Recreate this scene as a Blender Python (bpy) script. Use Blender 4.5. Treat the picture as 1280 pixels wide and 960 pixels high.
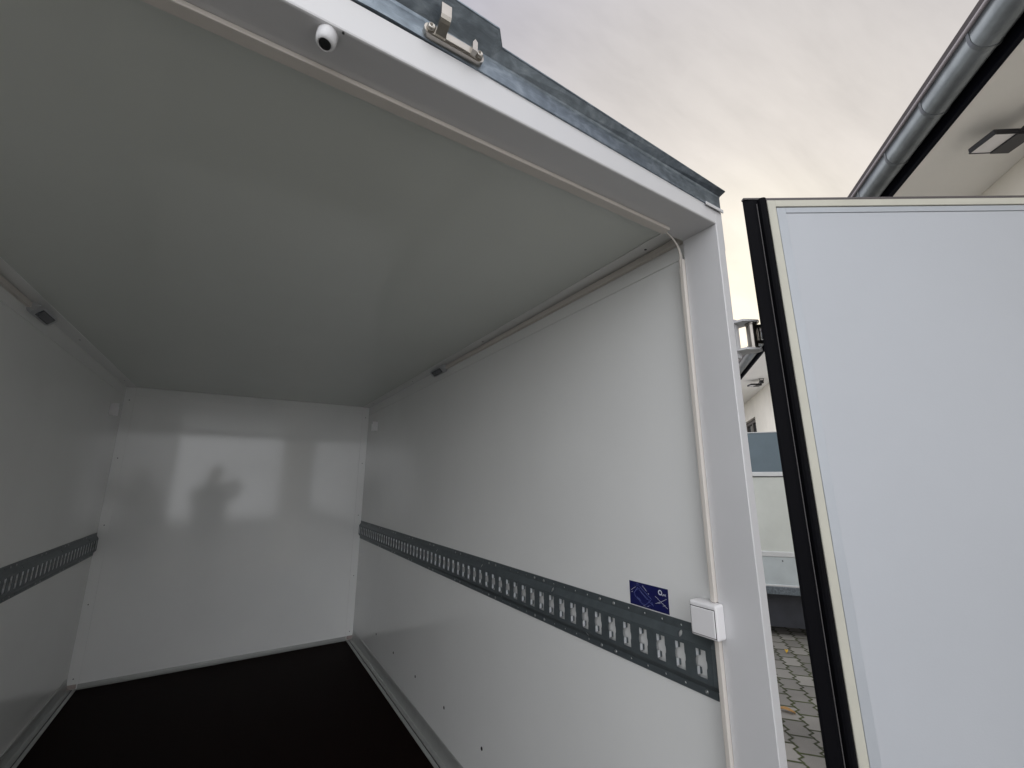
import bpy, bmesh, math, random
from mathutils import Vector, Matrix
R = math.radians
random.seed(7)
for o in list(bpy.data.objects):
    bpy.data.objects.remove(o)
S = bpy.context.scene
COL = S.collection

# ------------------------------------------------------------------ camera
CAM = Vector((0.6516, -0.3652, 1.1104))
FW = Vector((0.51815, 0.82610, 0.22155)).normalized()
cd = bpy.data.cameras.new('camera')
cam = bpy.data.objects.new('camera', cd)
COL.objects.link(cam)
cam.location = CAM
rgt = FW.cross(Vector((0, 0, 1))).normalized()
up = rgt.cross(FW)
cam.rotation_euler = Matrix((rgt, up, -FW)).transposed().to_euler()
cd.sensor_width = 36.0
cd.lens = 536.9 / 1280 * 36.0
cd.clip_start = 0.004
cd.clip_end = 1500
S.camera = cam

# ------------------------------------------------------------------ sky, sun, exposure
SUN_AZ, SUN_EL = 61.0, 19.0            # azimuth from +Y towards +X
SUN = Vector((math.sin(R(SUN_AZ)) * math.cos(R(SUN_EL)), math.cos(R(SUN_AZ)) * math.cos(R(SUN_EL)), math.sin(R(SUN_EL))))
W = bpy.data.worlds.new('World')
S.world = W
W.use_nodes = True
nt = W.node_tree
N, L = nt.nodes, nt.links
N.clear()


def node(tree, kind, **kw):
    n = tree.nodes.new(kind)
    for k, v in kw.items():
        if k.startswith('in_'):
            key = k[3:]
            n.inputs[int(key) if key.isdigit() else key].default_value = v
        else:
            setattr(n, k, v)
    return n


def wmath(op, a, b=None, c=None, tree=None):
    tree = tree or nt
    n = tree.nodes.new('ShaderNodeMath')
    n.operation = op
    for i, x in enumerate((a, b, c)):
        if x is None:
            continue
        if isinstance(x, (int, float)):
            n.inputs[i].default_value = x
        else:
            tree.links.new(x, n.inputs[i])
    return n.outputs[0]


def ramp(tree, fac, stops, interp='LINEAR'):
    n = tree.nodes.new('ShaderNodeValToRGB')
    n.color_ramp.interpolation = interp
    els = n.color_ramp.elements
    while len(els) < len(stops):
        els.new(0.5)
    for e, (p, c) in zip(els, stops):
        e.position = p
        e.color = (c[0], c[1], c[2], 1) if not isinstance(c, (int, float)) else (c, c, c, 1)
    tree.links.new(fac, n.inputs[0])
    return n.outputs[0]


def mixc(tree, fac, a, b, mode='MIX'):
    n = tree.nodes.new('ShaderNodeMix')
    n.data_type = 'RGBA'
    n.blend_type = mode
    for sock, x in ((n.inputs[0], fac), (n.inputs[6], a), (n.inputs[7], b)):
        if isinstance(x, (int, float)):
            sock.default_value = x
        elif isinstance(x, tuple):
            sock.default_value = (x[0], x[1], x[2], 1)
        else:
            tree.links.new(x, sock)
    return n.outputs[2]


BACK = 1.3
tc = N.new('ShaderNodeTexCoord')
dirv = tc.outputs['Generated']
sky = node(nt, 'ShaderNodeTexSky', sky_type='NISHITA', sun_disc=False, sun_elevation=R(SUN_EL),
           sun_rotation=R(SUN_AZ), air_density=1.0, dust_density=2.0, ozone_density=1.0)
dotn = node(nt, 'ShaderNodeVectorMath', operation='DOT_PRODUCT')
L.new(dirv, dotn.inputs[0])
dotn.inputs[1].default_value = SUN
dsun = dotn.outputs['Value']
sep = N.new('ShaderNodeSeparateXYZ')
L.new(dirv, sep.inputs[0])
zz = sep.outputs[2]
# cloud sheet seen as a flat layer overhead
den = wmath('ADD', wmath('MAXIMUM', zz, 0.0), 0.22)
px = wmath('DIVIDE', sep.outputs[0], den)
py = wmath('DIVIDE', sep.outputs[1], den)
comb = N.new('ShaderNodeCombineXYZ')
L.new(px, comb.inputs[0])
L.new(py, comb.inputs[1])
mp = node(nt, 'ShaderNodeMapping')
mp.inputs['Rotation'].default_value = (0, 0, R(35))
mp.inputs['Scale'].default_value = (0.55, 1.5, 1)
L.new(comb.outputs[0], mp.inputs[0])
n1 = node(nt, 'ShaderNodeTexNoise', in_Scale=1.35, in_Detail=7.0, in_Roughness=0.55, in_Distortion=0.6)
L.new(mp.outputs[0], n1.inputs['Vector'])
n2 = node(nt, 'ShaderNodeTexNoise', in_Scale=4.5, in_Detail=5.0, in_Roughness=0.6, in_Distortion=0.4)
L.new(mp.outputs[0], n2.inputs['Vector'])
cl = wmath('ADD', wmath('MULTIPLY', n1.outputs[0], 0.75), wmath('MULTIPLY', n2.outputs[0], 0.25))
streak = ramp(nt, cl, [(0.39, 0.85), (0.50, 1.0), (0.62, 1.14)])
# overcast sky: warm sun glow, raised out of view to light interior and house
away = wmath('MULTIPLY_ADD', dsun, -0.5, 0.5)                       # 0 at the sun, 1 opposite
base = ramp(nt, away, [(0.0, (9.6, 9.0, 7.7)), (0.025, (7.9, 7.35, 6.8)), (0.07, (6.9, 6.5, 6.3)),
                       (0.14, (6.1, 5.9, 6.4)), (0.27, (5.7, 5.7, 7.4)), (0.37, (9.5, 9.5, 10.6)), (0.50, (29.0, 28.8, 28.6)), (0.60, (17.5, 17.6, 18.4)), (0.68, (15.5, 15.7, 16.4)), (1.0, (16.5, 16.6, 17.0))])
# added sky boost behind the camera, low above the horizon, brightening the interior
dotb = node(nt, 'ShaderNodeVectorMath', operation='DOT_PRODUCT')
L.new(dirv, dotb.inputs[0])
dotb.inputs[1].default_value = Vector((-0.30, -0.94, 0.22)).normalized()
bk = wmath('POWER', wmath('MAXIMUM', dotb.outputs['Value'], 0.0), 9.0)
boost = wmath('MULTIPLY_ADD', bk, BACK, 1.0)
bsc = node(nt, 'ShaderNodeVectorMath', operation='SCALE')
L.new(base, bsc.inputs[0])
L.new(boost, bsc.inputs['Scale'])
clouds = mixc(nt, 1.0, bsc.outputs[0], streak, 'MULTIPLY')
mixed = mixc(nt, 0.93, sky.outputs[0], clouds)
bg = N.new('ShaderNodeBackground')
bg.inputs[1].default_value = 0.1
L.new(mixed, bg.inputs[0])
wo = N.new('ShaderNodeOutputWorld')
L.new(bg.outputs[0], wo.inputs[0])

sl = bpy.data.lights.new('sun', 'SUN')
sl.energy = 0.8
sl.angle = R(14)
sl.color = (1.0, 0.93, 0.82)
so = bpy.data.objects.new('sun', sl)
COL.objects.link(so)
so.location = SUN * 30
so.rotation_euler = SUN.to_track_quat('Z', 'Y').to_euler()

S.view_settings.view_transform = 'Standard'
S.view_settings.look = 'None'
S.view_settings.exposure = 0.0
S.view_settings.gamma = 1.0
S.view_settings.use_curve_mapping = False
S.render.engine = 'CYCLES'
S.cycles.max_bounces = 14
S.cycles.diffuse_bounces = 10
S.cycles.glossy_bounces = 6
S.render.resolution_x = 1024
S.render.resolution_y = 768


# ------------------------------------------------------------------ materials
def mat(name, base, rough=0.5, metal=0.0, spec=0.5, var=0.06, vscale=6.0, bump=0.0, bscale=120.0, rvar=0.08, coat=0.0):
    m = bpy.data.materials.new(name)
    m.use_nodes = True
    t = m.node_tree
    b = t.nodes['Principled BSDF']
    b.inputs['Metallic'].default_value = metal
    b.inputs['Specular IOR Level'].default_value = spec
    b.inputs['Coat Weight'].default_value = coat
    b.inputs['Coat Roughness'].default_value = 0.12
    c = t.nodes.new('ShaderNodeTexCoord')
    nz = node(t, 'ShaderNodeTexNoise', in_Scale=vscale, in_Detail=6.0, in_Roughness=0.6)
    t.links.new(c.outputs['Object'], nz.inputs['Vector'])
    lo = tuple(max(0, x * (1 - var)) for x in base)
    hi = tuple(min(1, x * (1 + var)) for x in base)
    t.links.new(ramp(t, nz.outputs[0], [(0.3, lo), (0.7, hi)]), b.inputs['Base Color'])
    rr = wmath('MULTIPLY_ADD', nz.outputs[0], rvar, rough - rvar * 0.5, tree=t)
    t.links.new(rr, b.inputs['Roughness'])
    if bump > 0:
        nb = node(t, 'ShaderNodeTexNoise', in_Scale=bscale, in_Detail=3.0)
        t.links.new(c.outputs['Object'], nb.inputs['Vector'])
        bp = node(t, 'ShaderNodeBump', in_Strength=bump, in_Distance=0.002)
        t.links.new(nb.outputs[0], bp.inputs['Height'])
        t.links.new(bp.outputs[0], b.inputs['Normal'])
    return m


M = {}
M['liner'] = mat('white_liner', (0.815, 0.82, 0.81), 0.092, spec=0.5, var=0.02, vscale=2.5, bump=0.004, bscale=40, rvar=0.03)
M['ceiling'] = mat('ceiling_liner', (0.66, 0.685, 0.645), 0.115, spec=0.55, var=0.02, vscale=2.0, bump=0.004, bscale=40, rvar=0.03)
M['frame'] = mat('white_frame_paint', (0.605, 0.605, 0.615), 0.34, var=0.025, vscale=4, bump=0.03, bscale=200)
M['plastic'] = mat('white_plastic', (0.78, 0.77, 0.78), 0.32, var=0.02, vscale=10)
M['conduit'] = mat('cream_conduit_plastic', (0.64, 0.60, 0.555), 0.45, var=0.03, vscale=10)
M['floor'] = mat('dark_brown_plywood', (0.0065, 0.0026, 0.0020), 0.6, spec=0.035, var=0.4, vscale=60, bump=0.3, bscale=400)
M['alu'] = mat('anodised_aluminium', (0.50, 0.51, 0.50), 0.42, metal=0.55, var=0.06, vscale=18)
M['rail'] = mat('galvanised_rail', (0.11, 0.13, 0.14), 0.45, metal=0.45, var=0.12, vscale=40, bump=0.05, bscale=300)
M['rivet'] = mat('bright_rivet', (0.36, 0.37, 0.37), 0.3, metal=0.8, var=0.05)
M['steel'] = mat('stainless_steel', (0.40, 0.375, 0.34), 0.3, metal=1.0, var=0.1, vscale=30)
M['rubber'] = mat('black_rubber', (0.0035, 0.0035, 0.0048), 0.55, spec=0.05, var=0.1)
M['seal_lip'] = mat('cream_seal_strip', (0.52, 0.51, 0.44), 0.5, var=0.04, vscale=12)
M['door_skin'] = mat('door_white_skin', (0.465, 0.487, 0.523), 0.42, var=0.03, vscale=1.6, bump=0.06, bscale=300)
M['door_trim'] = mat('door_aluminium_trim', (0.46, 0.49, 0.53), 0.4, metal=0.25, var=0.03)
M['black'] = mat('black_gap', (0.006, 0.006, 0.007), 0.6, var=0.1)
M['sticker'] = mat('dark_blue_vinyl', (0.006, 0.008, 0.085), 0.35, var=0.05)
M['ink'] = mat('pale_blue_ink', (0.20, 0.24, 0.52), 0.45, var=0.05)
M['ink_white'] = mat('white_ink', (0.75, 0.77, 0.82), 0.45, var=0.03)
M['lens'] = mat('dark_lamp_lens', (0.045, 0.05, 0.06), 0.2, var=0.1)
M['housing'] = mat('grey_lamp_housing', (0.42, 0.43, 0.44), 0.35, var=0.05)
M['render'] = mat('cream_render', (0.80, 0.76, 0.68), 0.85, spec=0.2, var=0.06, vscale=2.5, bump=0.4, bscale=300)
M['soffit'] = mat('white_soffit', (0.84, 0.82, 0.78), 0.7, spec=0.3, var=0.04, vscale=1.5, bump=0.15, bscale=200)
M['zinc'] = mat('zinc_gutter', (0.18, 0.195, 0.205), 0.38, metal=0.7, var=0.2, vscale=9, bump=0.05, bscale=60)
M['fascia'] = mat('dark_fascia', (0.006, 0.0065, 0.011), 0.7, spec=0.05, var=0.1)
M['tile'] = mat('dark_roof_tile', (0.06, 0.05, 0.05), 0.7, var=0.2, vscale=12)
M['dkframe'] = mat('brown_window_frame', (0.06, 0.05, 0.045), 0.5, var=0.1)
M['glass'] = mat('window_glass', (0.05, 0.055, 0.06), 0.06, spec=0.8, var=0.05)
M['nb_blue'] = mat('blue_grey_panel', (0.13, 0.175, 0.21), 0.5, var=0.08, vscale=5)
M['nb_pale'] = mat('pale_trailer_panel', (0.62, 0.65, 0.62), 0.45, var=0.07, vscale=3)
M['nb_alu'] = mat('dropside_aluminium', (0.56, 0.62, 0.65), 0.4, metal=0.3, var=0.06, vscale=6)
M['nb_trim'] = mat('bright_trim', (0.70, 0.72, 0.74), 0.35, metal=0.3, var=0.03)
M['dark_steel'] = mat('dark_chassis_steel', (0.035, 0.038, 0.048), 0.6, var=0.2, vscale=8)
M['flood'] = mat('floodlight_black', (0.02, 0.02, 0.024), 0.45, var=0.1)
M['flood_glass'] = mat('floodlight_frosted_glass', (0.78, 0.76, 0.76), 0.3, var=0.03)
M['leaf'] = mat('dry_leaf', (0.30, 0.17, 0.055), 0.7, var=0.25, vscale=80)
M['leaf_y'] = mat('yellow_leaf', (0.55, 0.35, 0.04), 0.7, var=0.2, vscale=80)
M['skin'] = mat('skin', (0.50, 0.31, 0.23), 0.5, var=0.08)
M['jacket'] = mat('dark_jacket', (0.022, 0.024, 0.03), 0.85, var=0.15, vscale=25, bump=0.3, bscale=60)
M['jeans'] = mat('dark_jeans', (0.03, 0.04, 0.07), 0.9, var=0.15, vscale=25)
M['hair'] = mat('dark_hair', (0.02, 0.015, 0.012), 0.6, var=0.2, vscale=60)
M['phone'] = mat('phone_black', (0.01, 0.01, 0.012), 0.2, var=0.05)


def galv():
    m = bpy.data.materials.new('galvanised_steel')
    m.use_nodes = True
    t = m.node_tree
    b = t.nodes['Principled BSDF']
    c = t.nodes.new('ShaderNodeTexCoord')
    mpn = node(t, 'ShaderNodeMapping')
    mpn.inputs['Scale'].default_value = (1.0, 2.5, 2.5)
    t.links.new(c.outputs['Object'], mpn.inputs[0])
    a = node(t, 'ShaderNodeTexNoise', in_Scale=22.0, in_Detail=9.0, in_Roughness=0.72, in_Distortion=0.8)
    t.links.new(mpn.outputs[0], a.inputs['Vector'])
    v = node(t, 'ShaderNodeTexVoronoi', in_Scale=70.0)
    t.links.new(c.outputs['Object'], v.inputs['Vector'])
    f = wmath('MULTIPLY_ADD', v.outputs['Distance'], 0.18, wmath('MULTIPLY', a.outputs[0], 0.9, tree=t), tree=t)
    t.links.new(ramp(t, f, [(0.28, (0.12, 0.14, 0.165)), (0.52, (0.185, 0.22, 0.255)), (0.72, (0.30, 0.345, 0.39))]), b.inputs['Base Color'])
    b.inputs['Metallic'].default_value = 0.75
    t.links.new(wmath('MULTIPLY_ADD', a.outputs[0], 0.4, 0.2, tree=t), b.inputs['Roughness'])
    bp = node(t, 'ShaderNodeBump', in_Strength=0.25, in_Distance=0.002)
    t.links.new(a.outputs[0], bp.inputs['Height'])
    t.links.new(bp.outputs[0], b.inputs['Normal'])
    return m


M['galv'] = galv()

E_AX = Vector((0.7694, 0.6388, 0))      # along the house eave, away from the camera
N_AX = Vector((0.6388, -0.7694, 0))     # from the yard towards the house


def paving_mat():
    m = bpy.data.materials.new('interlocking_pavers')
    m.use_nodes = True
    t = m.node_tree
    b = t.nodes['Principled BSDF']
    c = t.nodes.new('ShaderNodeTexCoord')

    def dot(vec):
        d = node(t, 'ShaderNodeVectorMath', operation='DOT_PRODUCT')
        t.links.new(c.outputs['Object'], d.inputs[0])
        d.inputs[1].default_value = vec
        return d.outputs['Value']
    k = lambda op, a, bb=None, cc=None: wmath(op, a, bb, cc, tree=t)
    e, n = dot(E_AX), dot(N_AX)
    LEN, PIT, AMP = 0.200, 0.138, 0.0105
    # S-shaped long joints along e, two bends to every block
    w1 = k('SINE', k('MULTIPLY', e, 4 * math.pi / LEN))
    w2 = k('SINE', k('MULTIPLY', e, 8 * math.pi / LEN))
    wav = k('MULTIPLY_ADD', w2, -0.45, w1)
    nn = k('DIVIDE', k('MULTIPLY_ADD', wav, AMP, n), PIT)
    colm = k('FLOOR', nn)
    fn = k('FRACT', nn)
    d_col = k('MULTIPLY', k('MINIMUM', fn, k('SUBTRACT', 1.0, fn)), PIT)
    half = k('MULTIPLY', k('FLOORED_MODULO', colm, 2.0), 0.5)
    er = k('ADD', k('DIVIDE', e, LEN), half)
    row = k('FLOOR', er)
    fe = k('FRACT', er)
    d_row = k('MULTIPLY', k('MINIMUM', fe, k('SUBTRACT', 1.0, fe)), LEN)
    wob = node(t, 'ShaderNodeTexNoise', in_Scale=30.0, in_Detail=3.0)
    t.links.new(c.outputs['Object'], wob.inputs['Vector'])
    dj = k('MINIMUM', d_row, d_col)
    dj = k('MULTIPLY_ADD', k('SUBTRACT', wob.outputs[0], 0.5), 0.006, dj)
    stone = ramp(t, dj, [(0.0045, 0.0), (0.0105, 1.0)])
    idv = t.nodes.new('ShaderNodeCombineXYZ')
    t.links.new(row, idv.inputs[0])
    t.links.new(colm, idv.inputs[1])
    wn = node(t, 'ShaderNodeTexWhiteNoise', noise_dimensions='2D')
    t.links.new(idv.outputs[0], wn.inputs['Vector'])
    fine = node(t, 'ShaderNodeTexNoise', in_Scale=220.0, in_Detail=4.0, in_Roughness=0.7)
    t.links.new(c.outputs['Object'], fine.inputs['Vector'])
    big = node(t, 'ShaderNodeTexNoise', in_Scale=2.2, in_Detail=5.0)
    t.links.new(c.outputs['Object'], big.inputs['Vector'])
    tone = k('ADD', k('MULTIPLY', wn.outputs['Value'], 0.35), k('ADD', k('MULTIPLY', fine.outputs[0], 0.4), k('MULTIPLY', big.outputs[0], 0.5)))
    sc = ramp(t, tone, [(0.3, (0.12, 0.116, 0.108)), (0.85, (0.28, 0.27, 0.25))])
    moss = ramp(t, big.outputs[0], [(0.4, (0.028, 0.032, 0.016)), (0.6, (0.05, 0.062, 0.02))])
    t.links.new(mixc(t, stone, moss, sc), b.inputs['Base Color'])
    b.inputs['Roughness'].default_value = 0.9
    b.inputs['Specular IOR Level'].default_value = 0.25
    h = k('ADD', stone, k('MULTIPLY', fine.outputs[0], 0.12))
    bp = node(t, 'ShaderNodeBump', in_Strength=0.9, in_Distance=0.008)
    t.links.new(h, bp.inputs['Height'])
    t.links.new(bp.outputs[0], b.inputs['Normal'])
    return m


M['paving'] = paving_mat()

# ------------------------------------------------------------------ building helpers
WORLD = {}


def obj(name, bm, m, parent=None, smooth=False, recalc=True):
    """links bm (world coordinates) as ONE mesh object, parented with an identity inverse"""
    if recalc:
        bmesh.ops.recalc_face_normals(bm, faces=bm.faces)
    off = WORLD.get(parent.name, Vector()) if parent else Vector()
    for v in bm.verts:
        v.co -= off
    me = bpy.data.meshes.new(name)
    bm.to_mesh(me)
    bm.free()
    if smooth:
        for p in me.polygons:
            p.use_smooth = True
    me.materials.append(m)
    o = bpy.data.objects.new(name, me)
    COL.objects.link(o)
    if parent:
        o.parent = parent
        WORLD[o.name] = off
    return o


def loose(name, bm, m, parent, smooth=False):
    """one object per separate piece of bm"""
    bm.verts.ensure_lookup_table()
    seen, out = set(), []
    for v0 in bm.verts:
        if v0 in seen:
            continue
        stack, isl = [v0], []
        seen.add(v0)
        while stack:
            v = stack.pop()
            isl.append(v)
            for e in v.link_edges:
                w = e.other_vert(v)
                if w not in seen:
                    seen.add(w)
                    stack.append(w)
        b2 = bmesh.new()
        mp_ = {v: b2.verts.new(v.co) for v in isl}
        for f in {f for v in isl for f in v.link_faces}:
            b2.faces.new([mp_[v] for v in f.verts])
        out.append(obj(name, b2, m, parent, smooth))
    bm.free()
    return out


def thing(name, label, cat, loc, group=None):
    o = bpy.data.objects.new(name, None)
    o.empty_display_size = 0.1
    COL.objects.link(o)
    o.location = loc
    WORLD[o.name] = Vector(loc)
    o['label'] = label
    o['category'] = cat
    if group:
        o['group'] = group
    return o


def frame(o=(0, 0, 0), u=(1, 0, 0), v=(0, 1, 0), w=(0, 0, 1)):
    o, u, v, w = Vector(o), Vector(u), Vector(v), Vector(w)
    return lambda a, b, c: o + u * a + v * b + w * c


ID = frame()


def bx(bm, x0, x1, y0, y1, z0, z1, F=ID, bev=0.0, seg=2):
    vs = [bm.verts.new(F(x, y, z)) for x in (x0, x1) for y in (y0, y1) for z in (z0, z1)]
    fs = [bm.faces.new([vs[i] for i in q]) for q in
          ((0, 1, 3, 2), (4, 6, 7, 5), (0, 4, 5, 1), (2, 3, 7, 6), (0, 2, 6, 4), (1, 5, 7, 3))]
    if bev > 0:
        es = list({e for f in fs for e in f.edges})
        bmesh.ops.bevel(bm, geom=es, offset=bev, segments=seg, profile=0.5, affect='EDGES')
    return bm


def box(*a, **k):
    return bx(bmesh.new(), *a, **k)


def extrude(bm, prof, F, a0, a1, closed=True, cap=True):
    """profile of (b, c) pairs swept along the first axis of F"""
    A = [bm.verts.new(F(a0, b, c)) for b, c in prof]
    B = [bm.verts.new(F(a1, b, c)) for b, c in prof]
    n = len(prof)
    for i in range(n if closed else n - 1):
        j = (i + 1) % n
        bm.faces.new((A[i], A[j], B[j], B[i]))
    if closed and cap:
        bm.faces.new(A)
        bm.faces.new(B[::-1])
    return bm


def lathe(bm, prof, F, seg=24, cap=True):
    """prof: (radius, height) along the third axis of F"""
    rings = []
    for r, h in prof:
        rings.append([bm.verts.new(F(r * math.cos(2 * math.pi * k / seg), r * math.sin(2 * math.pi * k / seg), h)) for k in range(seg)])
    for a, b in zip(rings, rings[1:]):
        for k in range(seg):
            bm.faces.new((a[k], a[(k + 1) % seg], b[(k + 1) % seg], b[k]))
    if cap:
        bm.faces.new(rings[0][::-1])
        bm.faces.new(rings[-1])
    return bm


def tube(bm, pts, r, seg=10):
    pts = [Vector(p) for p in pts]
    rings = []
    ref = Vector((0.123, 0.31, 0.94)).normalized()
    for i, p in enumerate(pts):
        d = (pts[min(i + 1, len(pts) - 1)] - pts[max(i - 1, 0)]).normalized()
        a = d.cross(ref).normalized()
        b = d.cross(a)
        rings.append([bm.verts.new(p + a * r * math.cos(2 * math.pi * k / seg) + b * r * math.sin(2 * math.pi * k / seg)) for k in range(seg)])
    for a, b in zip(rings, rings[1:]):
        for k in range(seg):
            bm.faces.new((a[k], a[(k + 1) % seg], b[(k + 1) % seg], b[k]))
    bm.faces.new(rings[0][::-1])
    bm.faces.new(rings[-1])
    return bm


def prism(bm, pts, F, c0, c1):
    A = [bm.verts.new(F(a, b, c0)) for a, b in pts]
    B = [bm.verts.new(F(a, b, c1)) for a, b in pts]
    n = len(pts)
    bm.faces.new(A)
    bm.faces.new(B[::-1])
    for i in range(n):
        bm.faces.new((A[i], A[(i + 1) % n], B[(i + 1) % n], B[i]))
    return bm


# ------------------------------------------------------------------ ground
GZ = -0.45
bm = bmesh.new()
# level yard; invented drop behind the photographer shows low sky in the reflection
rows_ = [(-260, GZ - 42.0), (-19.5, GZ - 0.55), (-17.5, GZ - 0.1), (-16.5, GZ), (400, GZ)]
grid = [[bm.verts.new((x_, y_, z_)) for x_ in (-400, 400)] for y_, z_ in rows_]
for ra, rb in zip(grid, grid[1:]):
    bm.faces.new((ra[0], ra[1], rb[1], rb[0]))
g = obj('paving', bm, M['paving'])
g['kind'] = 'structure'

# ------------------------------------------------------------------ the open box trailer
XW, H, YB = 1.5, 1.694, 3.162           # inner width, inner height, front wall
YJ, YF = 0.20, 0.115                    # inner and rear faces of the door frame
XJ, ZH = 1.487, 1.669                   # frame reveal faces
TR = thing('box_trailer', 'open white box trailer with bare interior seen through its rear doorway', 'trailer', (0.75, 1.6, GZ))

# walls, front, roof, floor
for s in (-1, 1):
    F = frame((0.75, 0, 0), (s, 0, 0))
    w = obj('side_wall', box(0.753, 0.785, YJ, 3.19, -0.06, 1.735, F), M['liner'], TR)
    p = obj('wall_liner', box(0.75, 0.7528, YJ, YB - 0.001, 0.062, 1.6315, F, bev=0.0008, seg=1), M['liner'], w)
obj('front_wall', box(0.0, 1.5, YB, 3.19, -0.06, 1.735), M['liner'], TR)
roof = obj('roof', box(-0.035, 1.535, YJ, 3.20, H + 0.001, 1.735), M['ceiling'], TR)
fl = obj('floor', box(-0.002, 1.502, 0.13, YB - 0.001, -0.06, 0.0), M['floor'], TR)
# corner angles: ceiling to side wall, front wall edges
for s in (-1, 1):
    F = frame((0.75, 0, 0), (s, 0, 0))
    bm = bmesh.new()
    bx(bm, 0.699, 0.753, YJ + 0.001, YB - 0.002, H - 0.0018, H + 0.0008, F, bev=0.0006, seg=1)
    bx(bm, 0.7502, 0.7535, YJ + 0.001, YB - 0.002, 1.6345, H - 0.002, F, bev=0.0006, seg=1)
    ct = obj('ceiling_angle_trim', bm, M['liner'], TR)
    bm = bmesh.new()
    for y in (0.30, 1.18, 2.06, 2.94):
        lathe(bm, [(0.0036, H - 0.0018), (0.0032, H - 0.0028), (0.001, H - 0.0034)], frame((0.75 + s * 0.724, y, 0)), 12)
    loose('screw', bm, M['dark_steel'], ct, True)
bm = bmesh.new()
for s in (-1, 1):
    F = frame((0.75, 0, 0), (s, 0, 0))
    bx(bm, 0.7, 0.7495, YB - 0.0030, YB + 0.001, 0.026, H - 0.0025, F, bev=0.0006, seg=1)
bx(bm, 0.0505, 1.4495, YB - 0.0030, YB + 0.001, H - 0.052, H - 0.0025, bev=0.0006, seg=1)
ft = obj('front_corner_trim', bm, M['liner'], TR)
bm = bmesh.new()
for x in (0.025, 1.475):
    for z in (0.055, 0.43, 0.86, 1.25, 1.61):
        lathe(bm, [(0.003, 0), (0.0028, 0.001), (0.001, 0.0014)], frame((x, YB - 0.0030, z), (1, 0, 0), (0, 0, 1), (0, -1, 0)), 10)
loose('screw', bm, M['dark_steel'], ft, True)
# floor edge profile along each wall and across the front
for s in (-1, 1):
    F = frame((0.75, 0, 0), (0, 1, 0), (s, 0, 0), (0, 0, 1))
    prof = [(0.704, -0.002), (0.704, 0.0035), (0.7055, 0.0045), (0.7185, 0.0045), (0.7192, 0.0008), (0.7240, 0.0008), (0.7247, 0.0048),
            (0.7395, 0.0052), (0.7408, 0.0065), (0.7455, 0.040), (0.7475, 0.062), (0.7495, 0.0655), (0.7505, 0.0655), (0.7505, -0.002)]
    e = obj('floor_edge_profile', extrude(bmesh.new(), prof, F, YJ + 0.003, YB - 0.012), M['alu'], TR)
    obj('groove', extrude(bmesh.new(), [(0.7193, 0.0009), (0.7193, 0.0016), (0.7239, 0.0016), (0.7239, 0.0009)], F, YJ + 0.004, YB - 0.013), M['black'], e)
bm = bmesh.new()
extrude(bm, [(YB - 0.014, -0.001), (YB - 0.014, 0.004), (YB - 0.010, 0.006), (YB - 0.0040, 0.018), (YB - 0.002, 0.0255), (YB + 0.001, 0.0255), (YB + 0.001, -0.001)], ID, 0.047, 1.453)
obj('front_skirting', bm, mat('dull_aluminium', (0.30, 0.305, 0.295), 0.5, metal=0.4), TR)
bm = bmesh.new()
for s in (-1, 1):
    F = frame((0.75, 0, 0), (s, 0, 0))
    bx(bm, 0.708, 0.7485, YB - 0.0100, YB + 0.0005, 0.0058, 0.027, F, bev=0.002)
loose('corner_sealant', bm, mat('aged_sealant', (0.40, 0.34, 0.32), 0.6), TR)
# drain / fixing holes low on the right wall
bm = bmesh.new()
for y in (1.87, 1.522, 1.189, 2.22, 2.57):
    lathe(bm, [(0.0062, 0), (0.0058, 0.0012), (0.0030, 0.0014), (0.0028, 0.0004)], frame((XW, y, 0.189), (0, 1, 0), (0, 0, 1), (-1, 0, 0)), 14)
wall_r = [o for o in TR.children if o.name.startswith('side_wall')][1]
loose('fixing_hole', bm, M['black'], wall_r, True)


# lashing rails: pressed hat section with keyhole slots
def tile(bm, P, s0, s1, t0, t1, hole=None):
    """one cell of a strip; P(s, t) -> point; hole = polygon of (s, t)"""
    c = [bm.verts.new(P(s, t)) for s, t in ((s0, t0), (s1, t0), (s1, t1), (s0, t1))]
    if not hole:
        bm.faces.new(c)
        return
    h = [bm.verts.new(P(s, t)) for s, t in hole]
    es = [bm.edges.new((c[i], c[(i + 1) % 4])) for i in range(4)]
    es += [bm.edges.new((h[i], h[(i + 1) % len(h)])) for i in range(len(h))]
    bmesh.ops.triangle_fill(bm, use_beauty=True, use_dissolve=False, edges=es)


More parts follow.
